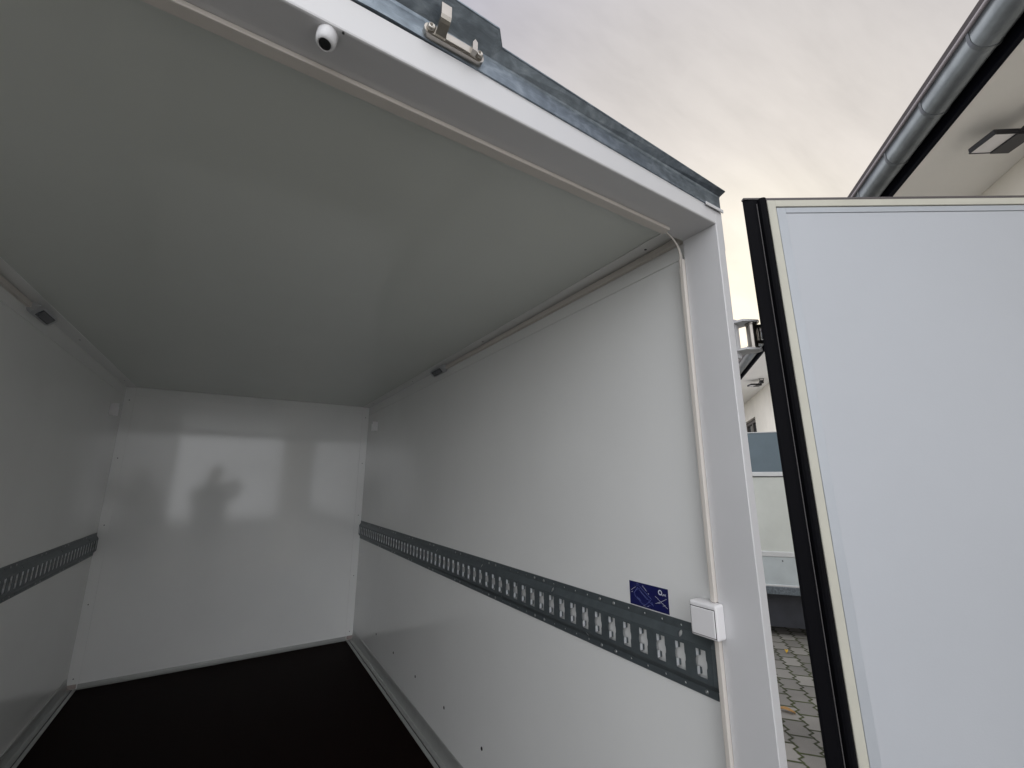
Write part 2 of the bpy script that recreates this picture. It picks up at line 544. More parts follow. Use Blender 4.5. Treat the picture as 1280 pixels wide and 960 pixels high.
def make_rail(side):
    x = lambda off: (XW - off) if side > 0 else off
    prof = [(0.693, 0.0012), (0.708, 0.0012), (0.721, 0.0115), (0.787, 0.0115), (0.803, 0.0012), (0.8205, 0.0012)]
    bm = bmesh.new()
    y0, y1, pit = 0.2265, YB - 0.003, 0.0498
    n = 59
    ys = [y0 + (y1 - y0) * i / n for i in range(n + 1)]
    for k in range(5):
        (z0, o0), (z1, o1) = prof[k], prof[k + 1]
        P = lambda s, t: Vector((x(o0 + (o1 - o0) * (t - z0) / (z1 - z0)), s, t))
        for i in range(n):
            a, b = ys[i], ys[i + 1]
            m, hole = (a + b) / 2, None
            if k == 2:
                zc = 0.754
                R_ = [(m + 0.0115, zc - 0.0255), (m + 0.0115, zc - 0.009), (m + 0.0130, zc - 0.005), (m + 0.0133, zc), (m + 0.0130, zc + 0.005), (m + 0.0115, zc + 0.009), (m + 0.0115, zc + 0.0255)]
                hole = R_ + [(2 * m - p, q) for p, q in R_[::-1]]
            elif k in (0, 4):
                zc = (z0 + z1) / 2 - (0.001 if k == 4 else -0.0005)
                hole = [(m + 0.0024 * math.cos(j * math.pi / 4), zc + 0.0024 * math.sin(j * math.pi / 4)) for j in range(8)]
            elif k in (1, 3) and i % 9 == (1 if k == 3 else 7):
                zc = (z0 + z1) / 2
                hole = [(m + 0.0048 * math.cos(j * math.pi / 5), zc + 0.0062 * math.sin(j * math.pi / 5)) for j in range(10)]
            tile(bm, P, a, b, z0, z1, hole)
    bmesh.ops.remove_doubles(bm, verts=bm.verts, dist=0.00004)
    # bent tabs behind every slot, sides facing the doorway coloured lighter as if lit
    for i in range(n):
        m = (ys[i] + ys[i + 1]) / 2
        for zc in (0.7375, 0.7715):
            ya, hz = m + 0.0114, 0.0068
            vs = [bm.verts.new((x(o), yy, zz)) for o, yy, zz in
                  ((0.0108, ya, zc - hz), (0.0108, ya, zc + hz), (0.0036, ya - 0.0006, zc + hz), (0.0036, ya - 0.0006, zc - hz),
                   (0.0030, ya - 0.0046, zc - hz + 0.0012), (0.0030, ya - 0.0046, zc + hz - 0.0012))]
            bm.faces.new(vs[:4]).material_index = 1
            bm.faces.new((vs[3], vs[2], vs[5], vs[4]))
    # turned-down near end
    for (z0, o0), (z1, o1) in zip(prof, prof[1:]):
        bm.faces.new([bm.verts.new(v) for v in ((x(o0), y0, z0), (x(o1), y0, z1), (x(0.0013), y0 - 0.0125 * (o1 > 0.002), z1), (x(0.0013), y0 - 0.0125 * (o0 > 0.002), z0))])
    r = obj('lashing_rail', bm, M['rail'], TR)
    r.data.materials.append(M['nb_trim'])
    sm = r.modifiers.new('thickness', 'SOLIDIFY')
    sm.thickness = 0.0018
    sm.offset = 0
    bm = bmesh.new()
    for i in range(n):
        if i % 6 in (0, 5):
            m = (ys[i] + ys[i + 1]) / 2 + 0.0
            for zc in (0.701, 0.8107):
                F = frame((x(0.0022), m, zc), (0, 1, 0), (0, 0, 1), (-side, 0, 0))
                lathe(bm, [(0.0042, 0), (0.0039, 0.0012), (0.0022, 0.0022), (0.0012, 0.0023), (0.0011, 0.0012)], F, 12)
    loose('rivet', bm, M['rivet'], r, True)
    return r


make_rail(-1)
make_rail(1)

# door frame: jambs, header, sill
for s in (-1, 1):
    F = frame((0.75, 0, 0), (s, 0, 0))
    bm = bmesh.new()
    pr = [(XJ - 0.75, YJ), (XJ - 0.75, YF + 0.0012), (XJ - 0.75 + 0.0012, YF),
          (0.7595, YF), (0.7615, YF + 0.0006), (0.7625, YF + 0.002), (0.7630, YF + 0.014), (0.788, YF + 0.016), (0.788, YJ)]
    prism(bm, pr, F, -0.06, 1.7225)
    j = obj('door_jamb', bm, M['frame'], TR)
    bm = box(0.7634, 0.7665, YF + 0.002, YF + 0.013, 1.612, 1.7220, F, bev=0.001)
    obj('corner_cap', bm, M['frame'], j)
    bm = box(0.700, 0.7632, YF - 0.0058, YF - 0.0032, 1.7010, 1.7085, F, bev=0.0008)
    obj('header_clip', bm, M['frame'], j)
bm = bmesh.new()
hp = [(YF + 0.003, ZH), (YJ, ZH), (YJ, 1.722), (YF, 1.722), (YF, ZH + 0.003), (YF + 0.0009, ZH + 0.0009)]
extrude(bm, hp, ID, 1.5 - XJ + 0.0005, XJ - 0.0005)
header = obj('door_header', bm, M['frame'], TR)
obj('door_sill', box(1.5 - XJ, XJ, YF, 0.1295, -0.06, 0.001, bev=0.002), M['alu'], TR)

# galvanised drip rail over the header, with its raised keeper plate
bm = bmesh.new()
xs = [-0.007, 0.2, 0.40, 0.578, 0.590, 0.75, 0.910, 0.924, 1.10, 1.30, 1.507]
sec = []
for x in xs:
    up_ = 0.033 if 0.585 <= x <= 0.915 else 0.0
    d = abs(x - 0.75) / 0.75
    zb = 1.7255 - 0.0205 * d
    fold = 1.758 - 0.017 * d
    lipz = 1.775 - 0.030 * d
    ly, lz = 0.0985 - up_ * 0.47, lipz + up_ * 0.30
    pts = [(YF + 0.030, zb), (YF - 0.003, zb), (YF - 0.003, fold - 0.004), (YF - 0.0045, fold), (ly, lz), (ly - 0.0016, lz + 0.0008),
           (ly - 0.0018, lz + 0.0028), (ly + 0.0005, lz + 0.0035), (YF - 0.002, fold + 0.006), (YF + 0.030, fold + 0.006)]
    sec.append([bm.verts.new((x, b, c)) for i, (b, c) in enumerate(pts)])
for a, b in zip(sec, sec[1:]):
    for i in range(len(a)):
        jn = (i + 1) % len(a)
        bm.faces.new((a[i], a[jn], b[jn], b[i]))
bm.faces.new(sec[0])
bm.faces.new(sec[-1][::-1])
drip = obj('drip_rail', bm, M['galv'], TR)

# stainless keeper for the door bar, bolted below the drip rail
KX, KZ, KY = 0.848, 1.7355, 0.1085
F = frame((KX, KY, KZ), (1, 0, 0), (0, 0, 1), (0, -1, 0))
bm = bmesh.new()
out = []
for cx, a0 in ((0.038, -90), (-0.038, 90)):
    out += [(cx + 0.0095 * math.cos(R(a0 + t * 22.5)), 0.0095 * math.sin(R(a0 + t * 22.5))) for t in range(9)]
prism(bm, out, F, -0.004, 0.0045)
prism(bm, [(a * 0.94, b * 0.85) for a, b in out], F, 0.0045, 0.0058)
kp = obj('bar_keeper', bm, M['steel'], TR)
bm = bmesh.new()
for cx in (-0.038, 0.038):
    lathe(bm, [(0.0062, 0.0058), (0.006, 0.0085), (0.0048, 0.0108), (0.0028, 0.0112), (0.0026, 0.0085)], frame(F(cx, 0, 0), (1, 0, 0), (0, 0, 1), (0, -1, 0)), 16)
loose('bolt', bm, M['steel'], kp, True)
bm = bmesh.new()
hook = [(0.0058, -0.006), (0.020, 0.0), (0.024, 0.003), (0.0265, 0.008), (0.0265, 0.027), (0.0225, 0.027), (0.0225, 0.0095), (0.020, 0.0065), (0.0058, 0.0015)]
G = frame((KX - 0.031, KY, KZ + 0.002), (1, 0, 0), (0, -1, 0), (0, 0, 1))
extrude(bm, hook, G, 0.0, 0.015)
bx(bm, -0.016, 0.027, -0.007, 0.005, 0.0058, 0.0080, F, bev=0.0008)
prism(bm, [(0.023, -0.007), (0.031, -0.008), (0.031, 0.009), (0.027, 0.013), (0.023, 0.006)], F, 0.0058, 0.016)
obj('hook', bm, M['steel'], kp)

# cable duct along the header, then cable down to the jamb duct
bm = bmesh.new()
bx(bm, 0.10, 1.412, 0.178, 0.1985, ZH - 0.0085, ZH - 0.0005, bev=0.0012)
hd = obj('cable_duct', bm, M['conduit'], TR)
bm = bmesh.new()
bx(bm, 1.4775, 1.4995, YJ + 0.0008, YJ + 0.0105, 0.8775, 1.622, bev=0.0012)
jd = obj('cable_duct', bm, M['conduit'], TR)
bm = bmesh.new()
bx(bm, 1.4775, 1.4995, YJ + 0.0008, YJ + 0.0105, 0.006, 0.813, bev=0.0012)
obj('cable_duct', bm, M['conduit'], TR)
for k, off in enumerate((0.0, 0.006)):
    pts = []
    for i in range(15):
        t = i / 14
        a = t * math.pi / 2
        pts.append((1.404 + (0.080 - off) * math.sin(a) ** 0.9, 0.190 + 0.017 * t, 1.6635 - (0.052 - off) * (1 - math.cos(a))))
    pts.append((pts[-1][0], 0.207, 1.60))
    obj('cable', tube(bmesh.new(), pts, 0.0017, 8), M['conduit'], TR, smooth=True)
# flat cable duct on the upper walls leading to the lamps
for s in (-1, 1):
    F = frame((0.75, 0, 0), (s, 0, 0))
    obj('cable_duct', box(0.738, 0.7498, YJ + 0.004, 1.62, 1.671, 1.6885, F, bev=0.001), M['conduit'], TR)
    # lamp
    G = frame((0.75 + s * 0.7370, 1.690, 1.6775), (0, 1, 0), (s * 0.707, 0, -0.707), (-s * 0.707, 0, -0.707))
    bm = bmesh.new()
    rr = []
    for cx, a0 in ((0.076, -90), (-0.076, 90)):
        rr += [(cx + 0.020 * math.cos(R(a0 + t * 20)) * 0.6, 0.020 * math.sin(R(a0 + t * 20))) for t in range(10)]
    prism(bm, rr, G, -0.008, 0.006)
    prism(bm, [(a * 0.95, b * 0.86) for a, b in rr], G, 0.006, 0.011)
    lp = obj('ceiling_lamp', bm, M['housing'], TR)
    obj('lamp_lens', box(-0.052, 0.060, -0.0135, 0.0135, 0.0105, 0.0150, G, bev=0.003), M['lens'], lp)
    # small white bracket high at the front
    bm = bmesh.new()
    F2 = frame((0.75, 0, 0), (s, 0, 0))
    bx(bm, 0.728, 0.7499, 2.905, 2.965, 1.485, 1.538, F2, bev=0.002)
    bx(bm, 0.7140, 0.7499, 2.868, 2.882, 1.478, 1.546, F2, bev=0.002)
    obj('wall_bracket', bm, M['plastic'], TR)

# small camera under the header
CX, CY = 0.684, 0.130
bm = bmesh.new()
ax = Vector((-0.10, -0.14, -0.97)).normalized()
a1 = ax.cross(Vector((1, 0, 0))).normalized()
a2 = ax.cross(a1)
F = frame((CX, CY, ZH), a1, a2, ax)
lathe(bm, [(0.0125, -0.004), (0.0125, 0.006), (0.0122, 0.014), (0.0112, 0.0195), (0.0088, 0.0225), (0.0078, 0.0225), (0.0072, 0.0205)], F, 28)
cm = obj('small_camera', bm, mat('camera_white', (0.60, 0.60, 0.61), 0.45), TR, smooth=True)
obj('lens', lathe(bmesh.new(), [(0.0071, 0.0207), (0.0071, 0.0216), (0.005, 0.0222), (0.001, 0.0225)], F, 24), M['black'], cm, smooth=True)
obj('screw', lathe(bmesh.new(), [(0.0016, -0.0006), (0.0016, 0.0012), (0.0008, 0.0016)], frame((0.7005, 0.118, ZH), (1, 0, 0), (0, -1, 0), (0, 0, -1)), 10), M['black'], header)

# light switch on the wall beside the jamb
bm = bmesh.new()
bx(bm, 1.4598, 1.4866, 0.1885, 0.2480, 0.8135, 0.8770, bev=0.004, seg=3)
bx(bm, 1.4866, 1.4988, 0.2008, 0.2465, 0.8150, 0.8755)
sw = obj('light_switch', bm, M['plastic'], TR)
bm = bmesh.new()
bx(bm, 1.4572, 1.4608, 0.1925, 0.2435, 0.8185, 0.8675, bev=0.0012)
obj('rocker', bm, M['plastic'], sw)
bm = bmesh.new()
bx(bm, 1.4588, 1.4604, 0.1917, 0.2443, 0.8177, 0.8687)
obj('rocker_gap', bm, M['black'], sw)

# blue sticker with white drawing
st = obj('sticker', box(1.4992, 1.49995, 0.3305, 0.4440, 0.8225, 0.8745), M['sticker'], TR)
st['label'] = 'dark blue instruction sticker with fine white line drawing'
SX = lambda u, v: Vector((1.49895, 0.4440 - u * 0.1135, 0.8225 + v * 0.052))


def strokes(name, lines, wd, m):
    bm = bmesh.new()
    for a, b in lines:
        p, q = SX(*a), SX(*b)
        d = (q - p).normalized()
        n_ = d.cross(Vector((1, 0, 0))) * wd
        vs = [bm.verts.new(v) for v in (p + n_, q + n_, q - n_, p - n_)]
        f = bm.faces.new(vs)
        r = bmesh.ops.extrude_face_region(bm, geom=[f])
        for v in r['geom']:
            if isinstance(v, bmesh.types.BMVert):
                v.co.x -= 0.00015
    return obj(name, bm, m, st)


dl = [((.12, .52), (.23, .72)), ((.23, .72), (.28, .73)), ((.26, .70), (.50, .36)), ((.50, .36), (.56, .38)), ((.12, .52), (.15, .38)), ((.15, .38), (.33, .12)),
      ((.33, .12), (.42, .13)), ((.42, .13), (.56, .36)), ((.20, .86), (.28, .90)), ((.28, .84), (.58, .42)), ((.30, .62), (.47, .36)), ((.20, .36), (.27, .26)),
      ((.20, .92), (.26, .97)), ((.50, .30), (.60, .20)), ((.58, .30), (.62, .16)), ((.44, .06), (.54, .16)), ((.16, .62), (.24, .80)), ((.24, .33), (.30, .22))]
strokes('line_drawing', dl, 0.00024, M['ink'])
wl = [((.68, .60), (1.0 - .03, .22)), ((.83, .44), (.96, .60)), ((.68, .30), (.83, .44)), ((.36, .90), (.47, .70)), ((.50, .64), (.52, .60)), ((.04, .60), (.17, .78)), ((.05, .52), (.09, .55)),
      ((.72, .34), (.80, .36)), ((.86, .28), (.92, .33)), ((.36, .02 + .04), (.41, .07)), ((.46, .08), (.50, .10))]
strokes('white_marks', wl, 0.00028, M['ink_white'])


def text(body, size, p, name, parent, m, xdir, ydir, ext=0.0002):
    cu = bpy.data.curves.new(name, 'FONT')
    cu.body = body
    cu.size = size
    cu.extrude = ext
    cu.align_x = 'LEFT'
    t = bpy.data.objects.new(name, cu)
    COL.objects.link(t)
    dg = bpy.context.evaluated_depsgraph_get()
    me = bpy.data.meshes.new_from_object(t.evaluated_get(dg))
    bpy.data.objects.remove(t)
    xd, yd = Vector(xdir), Vector(ydir)
    zd = xd.cross(yd)
    off = WORLD[parent.name]
    for v in me.vertices:
        c = v.co.copy()
        v.co = Vector(p) + xd * c.x + yd * c.y + zd * c.z - off
    me.materials.clear()
    me.materials.append(m)
    o = bpy.data.objects.new(name, me)
    COL.objects.link(o)
    o.parent = parent
    WORLD[o.name] = off
    return o


# ring of the logo's Q, its tail, then its small letters
bm = bmesh.new()
cq = SX(.81, .80)
for k in range(20):
    a, b = 2 * math.pi * k / 20, 2 * math.pi * (k + 1) / 20
    q = [cq + Vector((0, -r * math.cos(t) * 1.0, r * math.sin(t))) for r, t in ((0.0034, a), (0.0034, b), (0.0056, b), (0.0056, a))]
    bm.faces.new([bm.verts.new(v) for v in q])
for a, b in (((.835, .74), (.875, .69)),):
    p_, q_ = SX(*a), SX(*b)
    bm.faces.new([bm.verts.new(v) for v in (p_ + Vector((0, 0, .0007)), q_ + Vector((0, 0, .0007)), q_ - Vector((0, 0, .0007)), p_ - Vector((0, 0, .0007)))])
obj('logo', bm, M['ink_white'], st)
text('mt', 0.0075, SX(.875, .70), 'lettering', st, M['ink_white'], (0, -1, 0), (0, 0, 1), 0.0001)

# ------------------------------------------------------------------ the rear door, swung open beside the trailer
U = Vector((0.8471, -0.5314, 0))         # along the door from its hinge edge
WN = Vector((-0.5314, -0.8471, 0))       # out of its inner face
DZ = 1.7205
D0 = Vector((1.5515, 0.0615, 0)) - U * 0.0215
TH = 0.012
ZT = Vector((0, 0, 1)) * math.cos(TH) - U * math.sin(TH)
UT = U * math.cos(TH) + Vector((0, 0, 1)) * math.sin(TH)
DP = D0 + Vector((0, 0, DZ))
DF = frame(DP - ZT * DZ, UT, WN, ZT)
DW, DZB = 1.50, -0.07
# outer shell (white) with black rubber edge
door = obj('rear_door', box(0.036, DW - 0.036, -0.050, -0.004, DZB, DZ - 0.004, DF), M['frame'], TR)
bm = bmesh.new()
# black edge profile around the leaf: hinge side, top
pr = [(0.032, -0.053), (0.032, -0.007), (0.004, -0.007), (0.0, -0.0055), (0.0, -0.0035), (0.003, -0.0015), (0.020, 0.0005), (0.048, 0.0005), (0.048, -0.0035), (0.0355, -0.0035), (0.0355, -0.053)]
prism(bm, pr, DF, DZB, DZ)
obj('edge_profile', bm, M['rubber'], door)
bm = bmesh.new()
prism(bm, [(DW - a, b) for a, b in pr], DF, DZB, DZ)
obj('edge_profile', bm, M['rubber'], door)
G = frame(DP, UT, WN, ZT)
bm = bmesh.new()
prt = [(-0.053, 0.0045), (-0.004, 0.0045), (0.0015, 0.003), (0.0025, 0.0), (0.0025, -0.0035), (-0.053, -0.0035)]
extrude(bm, [(max(a, -0.0525), b) for a, b in prt], G, 0.0405, DW - 0.0405)
extrude(bm, [(0.0012, 0.0040), (0.0016, 0.0), (-0.0075, 0.0), (-0.0075, 0.0040)], G, -0.0005, 0.0402)
extrude(bm, [(0.0012, 0.0040), (0.0016, 0.0), (-0.0075, 0.0), (-0.0075, 0.0040)], G, DW - 0.0402, DW + 0.0005)
obj('edge_profile', bm, mat('dark_top_rail', (0.10, 0.09, 0.09), 0.5, metal=0.3), door)
# rubber bulb seal
bm = bmesh.new()
sp = [(a + 0.0215, b) for a, b in ((0.0085, 0.0006), (0.0075, 0.004), (0.0085, 0.009), (0.012, 0.0122), (0.0165, 0.0128), (0.021, 0.011), (0.0235, 0.007), (0.0245, 0.0006))]
prism(bm, sp, DF, DZB, DZ - 0.003)
sl_ = obj('bulb_seal', bm, M['rubber'], door, smooth=False)
bm = bmesh.new()
prism(bm, [(0.0264, 0.0006), (0.0264, 0.0022), (0.0273, 0.0022), (0.0273, 0.0006)], DF, DZB, DZ - 0.012)
obj('seal_lip', bm, mat('seal_edge_grey', (0.12, 0.115, 0.115), 0.5), sl_)
# cream frame strip, grey trim, white panel
T1, T2, T3 = 0.0485, 0.0673, 0.0877
bm = bmesh.new()
bx(bm, T1, T2 - 0.0008, -0.003, 0.0045, DZB, DZ - 0.0045, DF, bev=0.0008, seg=1)
bx(bm, T2 - 0.0008, DW - 0.03, -0.003, 0.0045, DZ - 0.0205, DZ - 0.0045, DF, bev=0.0008, seg=1)
obj('cream_strip', bm, M['seal_lip'], door)
bm = bmesh.new()
bx(bm, T2 + 0.0008, T3, -0.003, 0.0032, DZB, DZ - 0.0225, DF, bev=0.0006, seg=1)
bx(bm, T3, DW - 0.05, -0.003, 0.0032, DZ - 0.0355, DZ - 0.0225, DF, bev=0.0006, seg=1)
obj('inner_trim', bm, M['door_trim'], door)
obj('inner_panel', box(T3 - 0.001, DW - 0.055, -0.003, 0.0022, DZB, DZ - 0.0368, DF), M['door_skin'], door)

# hinge between jamb and door
HC = Vector((1.5725, 0.1130, 1.4250))
bm = bmesh.new()
hx0 = 1.5470
for z0, z1, yb, yf in ((1.4500, 1.4545, 0.105, -0.016), (1.3860, 1.3905, 0.135, -0.034)):
    pts = [(hx0 - 0.010, YF + 0.021), (hx0 - 0.010, YF + yb), (HC.x + 0.004, YF + yb * 0.7)]
    for t in range(7):
        a = R(60 - t * 25)
        pts.append((HC.x + 0.0165 * math.cos(a), HC.y + 0.0165 * math.sin(a)))
    pts.append((hx0 - 0.006, YF - 0.004))
    prism(bm, pts, ID, z0, z1)
bx(bm, hx0 - 0.0028, hx0 + 0.0110, YF + 0.0170, YF + 0.050, 1.372, 1.461, bev=0.001)
hg = obj('hinge', bm, M['frame'], TR)
bm = bmesh.new()
lathe(bm, [(0.0122, -0.0345), (0.0122, -0.030), (0.0102, -0.029), (0.0102, 0.0205), (0.0122, 0.0215), (0.0122, 0.0248)], frame(HC), 24)
lathe(bm, [(0.0040, -0.019), (0.0040, 0.019)], frame(HC + Vector((0.014, -0.007, 0))), 12)
for dz in (-0.018, 0.018):
    d = Vector((0.020, -0.014, 0))
    bx(bm, 0.0, 0.030, -0.004, 0.004, dz - 0.004, dz + 0.004, frame(HC, d.normalized(), d.normalized().cross(Vector((0, 0, 1)))), bev=0.001)
obj('hinge_barrel', bm, M['steel'], hg)

# ------------------------------------------------------------------ the house to the right
HF = frame((0, 0, 0), E_AX, N_AX)
HS = thing('house', 'cream rendered house with a white soffit and zinc gutter overhead', 'house', HF(7.8, 5.5, GZ))
ZS, NW = 2.75, 2.62
e0, e1 = -0.45, 15.0
we0, we1, wz0, wz1 = 9.72, 10.95, 1.25, 2.36
bm = bmesh.new()
bx(bm, e0, we0, NW, NW + 0.3, GZ - 0.05, ZS + 0.1, HF)
bx(bm, we1, e1, NW, NW + 0.3, GZ - 0.05, ZS + 0.1, HF)
bx(bm, we0, we1, NW, NW + 0.3, GZ - 0.05, wz0, HF)
bx(bm, we0, we1, NW, NW + 0.3, wz1, ZS + 0.1, HF)
bx(bm, e0, e0 + 0.3, NW + 0.3, 8.4, GZ - 0.05, ZS + 0.1, HF)
bx(bm, e1 - 0.3, e1, NW + 0.3, 8.4, GZ - 0.05, ZS + 0.1, HF)
bx(bm, e0 + 0.3, e1 - 0.3, 8.1, 8.4, GZ - 0.05, ZS + 0.1, HF)
hw = obj('wall', bm, M['render'], HS)
obj('soffit', box(e0 - 0.4, e1 + 0.4, 2.133, NW - 0.002, ZS, ZS + 0.018, HF), M['soffit'], HS)
obj('fascia', box(e0 - 0.4, e1 + 0.4, 2.108, 2.1325, ZS - 0.004, ZS + 0.20, HF), M['fascia'], HS)
bm = bmesh.new()
prism(bm, [(2.06, ZS + 0.215), (2.06, ZS + 0.245), (5.5, ZS + 2.03), (8.95, ZS + 0.245), (8.95, ZS + 0.215), (5.5, ZS + 1.98)],
      frame((0, 0, 0), N_AX, (0, 0, 1), E_AX), e0 - 0.4, e1 + 0.4)
obj('roof', bm, M['tile'], HS)
# gable infills
bm = bmesh.new()
for ea in (e0, e1 - 0.3):
    prism(bm, [(NW, ZS + 0.101), (8.4, ZS + 0.101), (5.5, ZS + 1.9)], frame((0, 0, 0), N_AX, (0, 0, 1), E_AX), ea, ea + 0.3)
loose('gable', bm, M['render'], HS)
# gutter: half round with raised outer bead
GC, GR = (2.047, ZS + 0.062), 0.052


def gutter_prof(r, extra=0.0):
    p = []
    for i in range(17):
        a = math.pi + math.pi * i / 16
        p.append((GC[0] + r * math.cos(a), GC[1] + r * math.sin(a)))
    return p


bm = bmesh.new()
outer = gutter_prof(GR)
outer = [(outer[0][0], GC[1] + 0.042)] + outer + [(outer[-1][0], GC[1] + 0.055)]
inner = gutter_prof(GR - 0.003)
inner = [(inner[0][0], GC[1] + 0.042)] + inner + [(inner[-1][0], GC[1] + 0.055)]
GE = frame((0, 0, 0), E_AX, N_AX)
extrude(bm, outer + inner[::-1], GE, e0 - 0.4, e1 + 0.4)
gt = obj('gutter', bm, M['zinc'], HS, smooth=False)
for p in gt.data.polygons:
    p.use_smooth = len(p.vertices) == 4
bm = bmesh.new()
bead = [(outer[0][0] - 0.004 + 0.0095 * math.cos(2 * math.pi * k / 12), GC[1] + 0.045 + 0.0095 * math.sin(2 * math.pi * k / 12)) for k in range(12)]
extrude(bm, bead, GE, e0 - 0.4, e1 + 0.4)
obj('gutter_bead', bm, mat('weathered_zinc_bead', (0.26, 0.235, 0.245), 0.45, metal=0.5), gt, smooth=True)
for k in range(14):
    ec = 0.13 + k * 0.668 / 2 + 1.995
    bm = bmesh.new()
    po, pi_ = gutter_prof(GR + 0.0035), gutter_prof(GR + 0.0004)
    po = [(po[0][0], GC[1] + 0.036)] + po + [(po[-1][0], GC[1] + 0.05)]
    pi_ = [(pi_[0][0], GC[1] + 0.036)] + pi_ + [(pi_[-1][0], GC[1] + 0.05)]
    extrude(bm, po + pi_[::-1], GE, ec - 0.008, ec + 0.008)
    obj('gutter_bracket', bm, M['zinc'], gt)
# window in the wall
wi = obj('window', None or (lambda b: (bx(b, we0, we0 + 0.07, NW + 0.06, NW + 0.13, wz0, wz1, HF), bx(b, we1 - 0.07, we1, NW + 0.06, NW + 0.13, wz0, wz1, HF),
                                      bx(b, we0 + 0.07, we1 - 0.07, NW + 0.06, NW + 0.13, wz1 - 0.07, wz1, HF), bx(b, we0 + 0.07, we1 - 0.07, NW + 0.06, NW + 0.13, wz0, wz0 + 0.07, HF),
                                      bx(b, (we0 + we1) / 2 - 0.04, (we0 + we1) / 2 + 0.04, NW + 0.06, NW + 0.13, wz0 + 0.07, wz1 - 0.07, HF), b)[-1])(bmesh.new()), M['dkframe'], HS)
obj('pane', box(we0 + 0.06, we1 - 0.06, NW + 0.09, NW + 0.10, wz0 + 0.06, wz1 - 0.06, HF), M['glass'], wi)
obj('sill', box(we0 - 0.05, we1 + 0.05, NW - 0.04, NW + 0.058, wz0 - 0.03, wz0 + 0.003, HF), M['soffit'], wi)


# floodlights under the soffit
def floodlight(ec, label):
    nc, dz = 2.345, -0.088
    f = thing('floodlight', label, 'floodlight', HF(ec, nc, ZS), 'floodlights under the house eave')
    a_ = R(15)
    ee, nn_ = E_AX * math.cos(a_) - N_AX * math.sin(a_), N_AX * math.cos(a_) + E_AX * math.sin(a_)
    F = frame(HF(ec, nc, ZS + dz), ee, nn_, (0, 0, -1))
    w_, h_ = 0.062, 0.090
    bm = bmesh.new()
    bx(bm, -w_, w_, -h_, h_, -0.022, 0.0, F, bev=0.004)
    bx(bm, -w_, -w_ + 0.003, -h_, 0.004, 0.0003, 0.006, F)
    bx(bm, w_ - 0.003, w_, -h_, 0.004, 0.0003, 0.006, F)
    bx(bm, -w_ + 0.0032, w_ - 0.0032, -h_, -h_ + 0.003, 0.0003, 0.006, F)
    bx(bm, -w_, w_, 0.0042, h_, 0.0003, 0.010, F, bev=0.002)
    obj('housing', bm, M['flood'], f)
    obj('glass_face', box(-w_ + 0.0034, w_ - 0.0034, -h_ + 0.0034, 0.0038, 0.0004, 0.0032, F), M['flood_glass'], f)
    obj('driver_box', box(-w_ - 0.075, -w_ - 0.030, 0.035, 0.085, -0.060, -0.010, F, bev=0.004), M['flood'], f)
    bm = bmesh.new()
    for q in (0.02, 0.078):
        tube(bm, [F(-w_ + 0.004, q, -0.008), F(-w_ - 0.05, q, -0.020), F(-w_ - 0.075, q + 0.004, -0.050), F(-w_ - 0.07, q + 0.004, dz + 0.002)], 0.0045, 8)
    tube(bm, [F(-w_ - 0.07, 0.01, dz + 0.004), F(-w_ - 0.07, 0.095, dz + 0.004)], 0.004, 8)
    obj('bracket', bm, M['flood'], f)
    return f


floodlight(2.615, 'large black framed floodlight with frosted face under the near soffit')
floodlight(8.12, 'small distant black floodlight on the soffit above the brown window')

# ------------------------------------------------------------------ neighbouring trailer, parked along the house wall
NT = thing('parked_trailer', 'pale panelled trailer with blue grey top band parked behind the door gap', 'trailer', HF(7.3, 1.62, GZ))
n0, n1, t0, t1 = 0.78, 2.48, 5.70, 8.9
body = obj('body', box(t0 + 0.012, t1, n0, n1, 0.392, 1.158, HF), M['nb_pale'], NT)
obj('top_band', box(t0 + 0.008, t1 + 0.004, n0 - 0.004, n1 + 0.004, 1.215, 1.642, HF), M['nb_blue'], NT)
obj('top_edge', box(t0 + 0.002, t1 + 0.008, n0 - 0.008, n1 + 0.008, 1.6425, 1.652, HF, bev=0.003), M['nb_trim'], NT)
obj('upper_rail', box(t0, t1 + 0.01, n0 - 0.01, n1 + 0.01, 1.166, 1.2145, HF, bev=0.006), M['nb_trim'], NT)
obj('rubber_strip', box(t0 + 0.006, t1 + 0.004, n0 - 0.004, n1 + 0.004, 1.1585, 1.1655, HF), M['black'], NT)
obj('lower_rail', box(t0, t1 + 0.01, n0 - 0.01, n1 + 0.01, 0.338, 0.3915, HF, bev=0.006), M['nb_trim'], NT)
ds = obj('dropside', box(t0 + 0.006, t1 + 0.004, n0 - 0.004, n1 + 0.004, 0.066, 0.337, HF), M['nb_alu'], NT)
bm = bmesh.new()
for nn in (0.9, 1.38, 1.89, 2.36):
    lathe(bm, [(0.007, 0), (0.006, 0.004), (0.002, 0.005)], frame(HF(t0 + 0.006, nn, 0.30), N_AX, (0, 0, 1), -E_AX), 10)
loose('rivet', bm, M['dark_steel'], ds)
obj('bottom_edge', box(t0 - 0.004, t1 + 0.01, n0 - 0.01, n1 + 0.01, 0.048, 0.0655, HF, bev=0.003), M['nb_trim'], NT)
obj('chassis_beam', box(t0 - 0.004, t1, n0, n1, -0.03, 0.0475, HF, bev=0.006), M['galv'], NT)
obj('underside_shade_panel', box(t0 + 0.10, t0 + 0.13, n0 + 0.03, n1 - 0.03, -0.36, -0.031, HF), M['dark_steel'], NT)  # dark panel standing in for the shade under the trailer
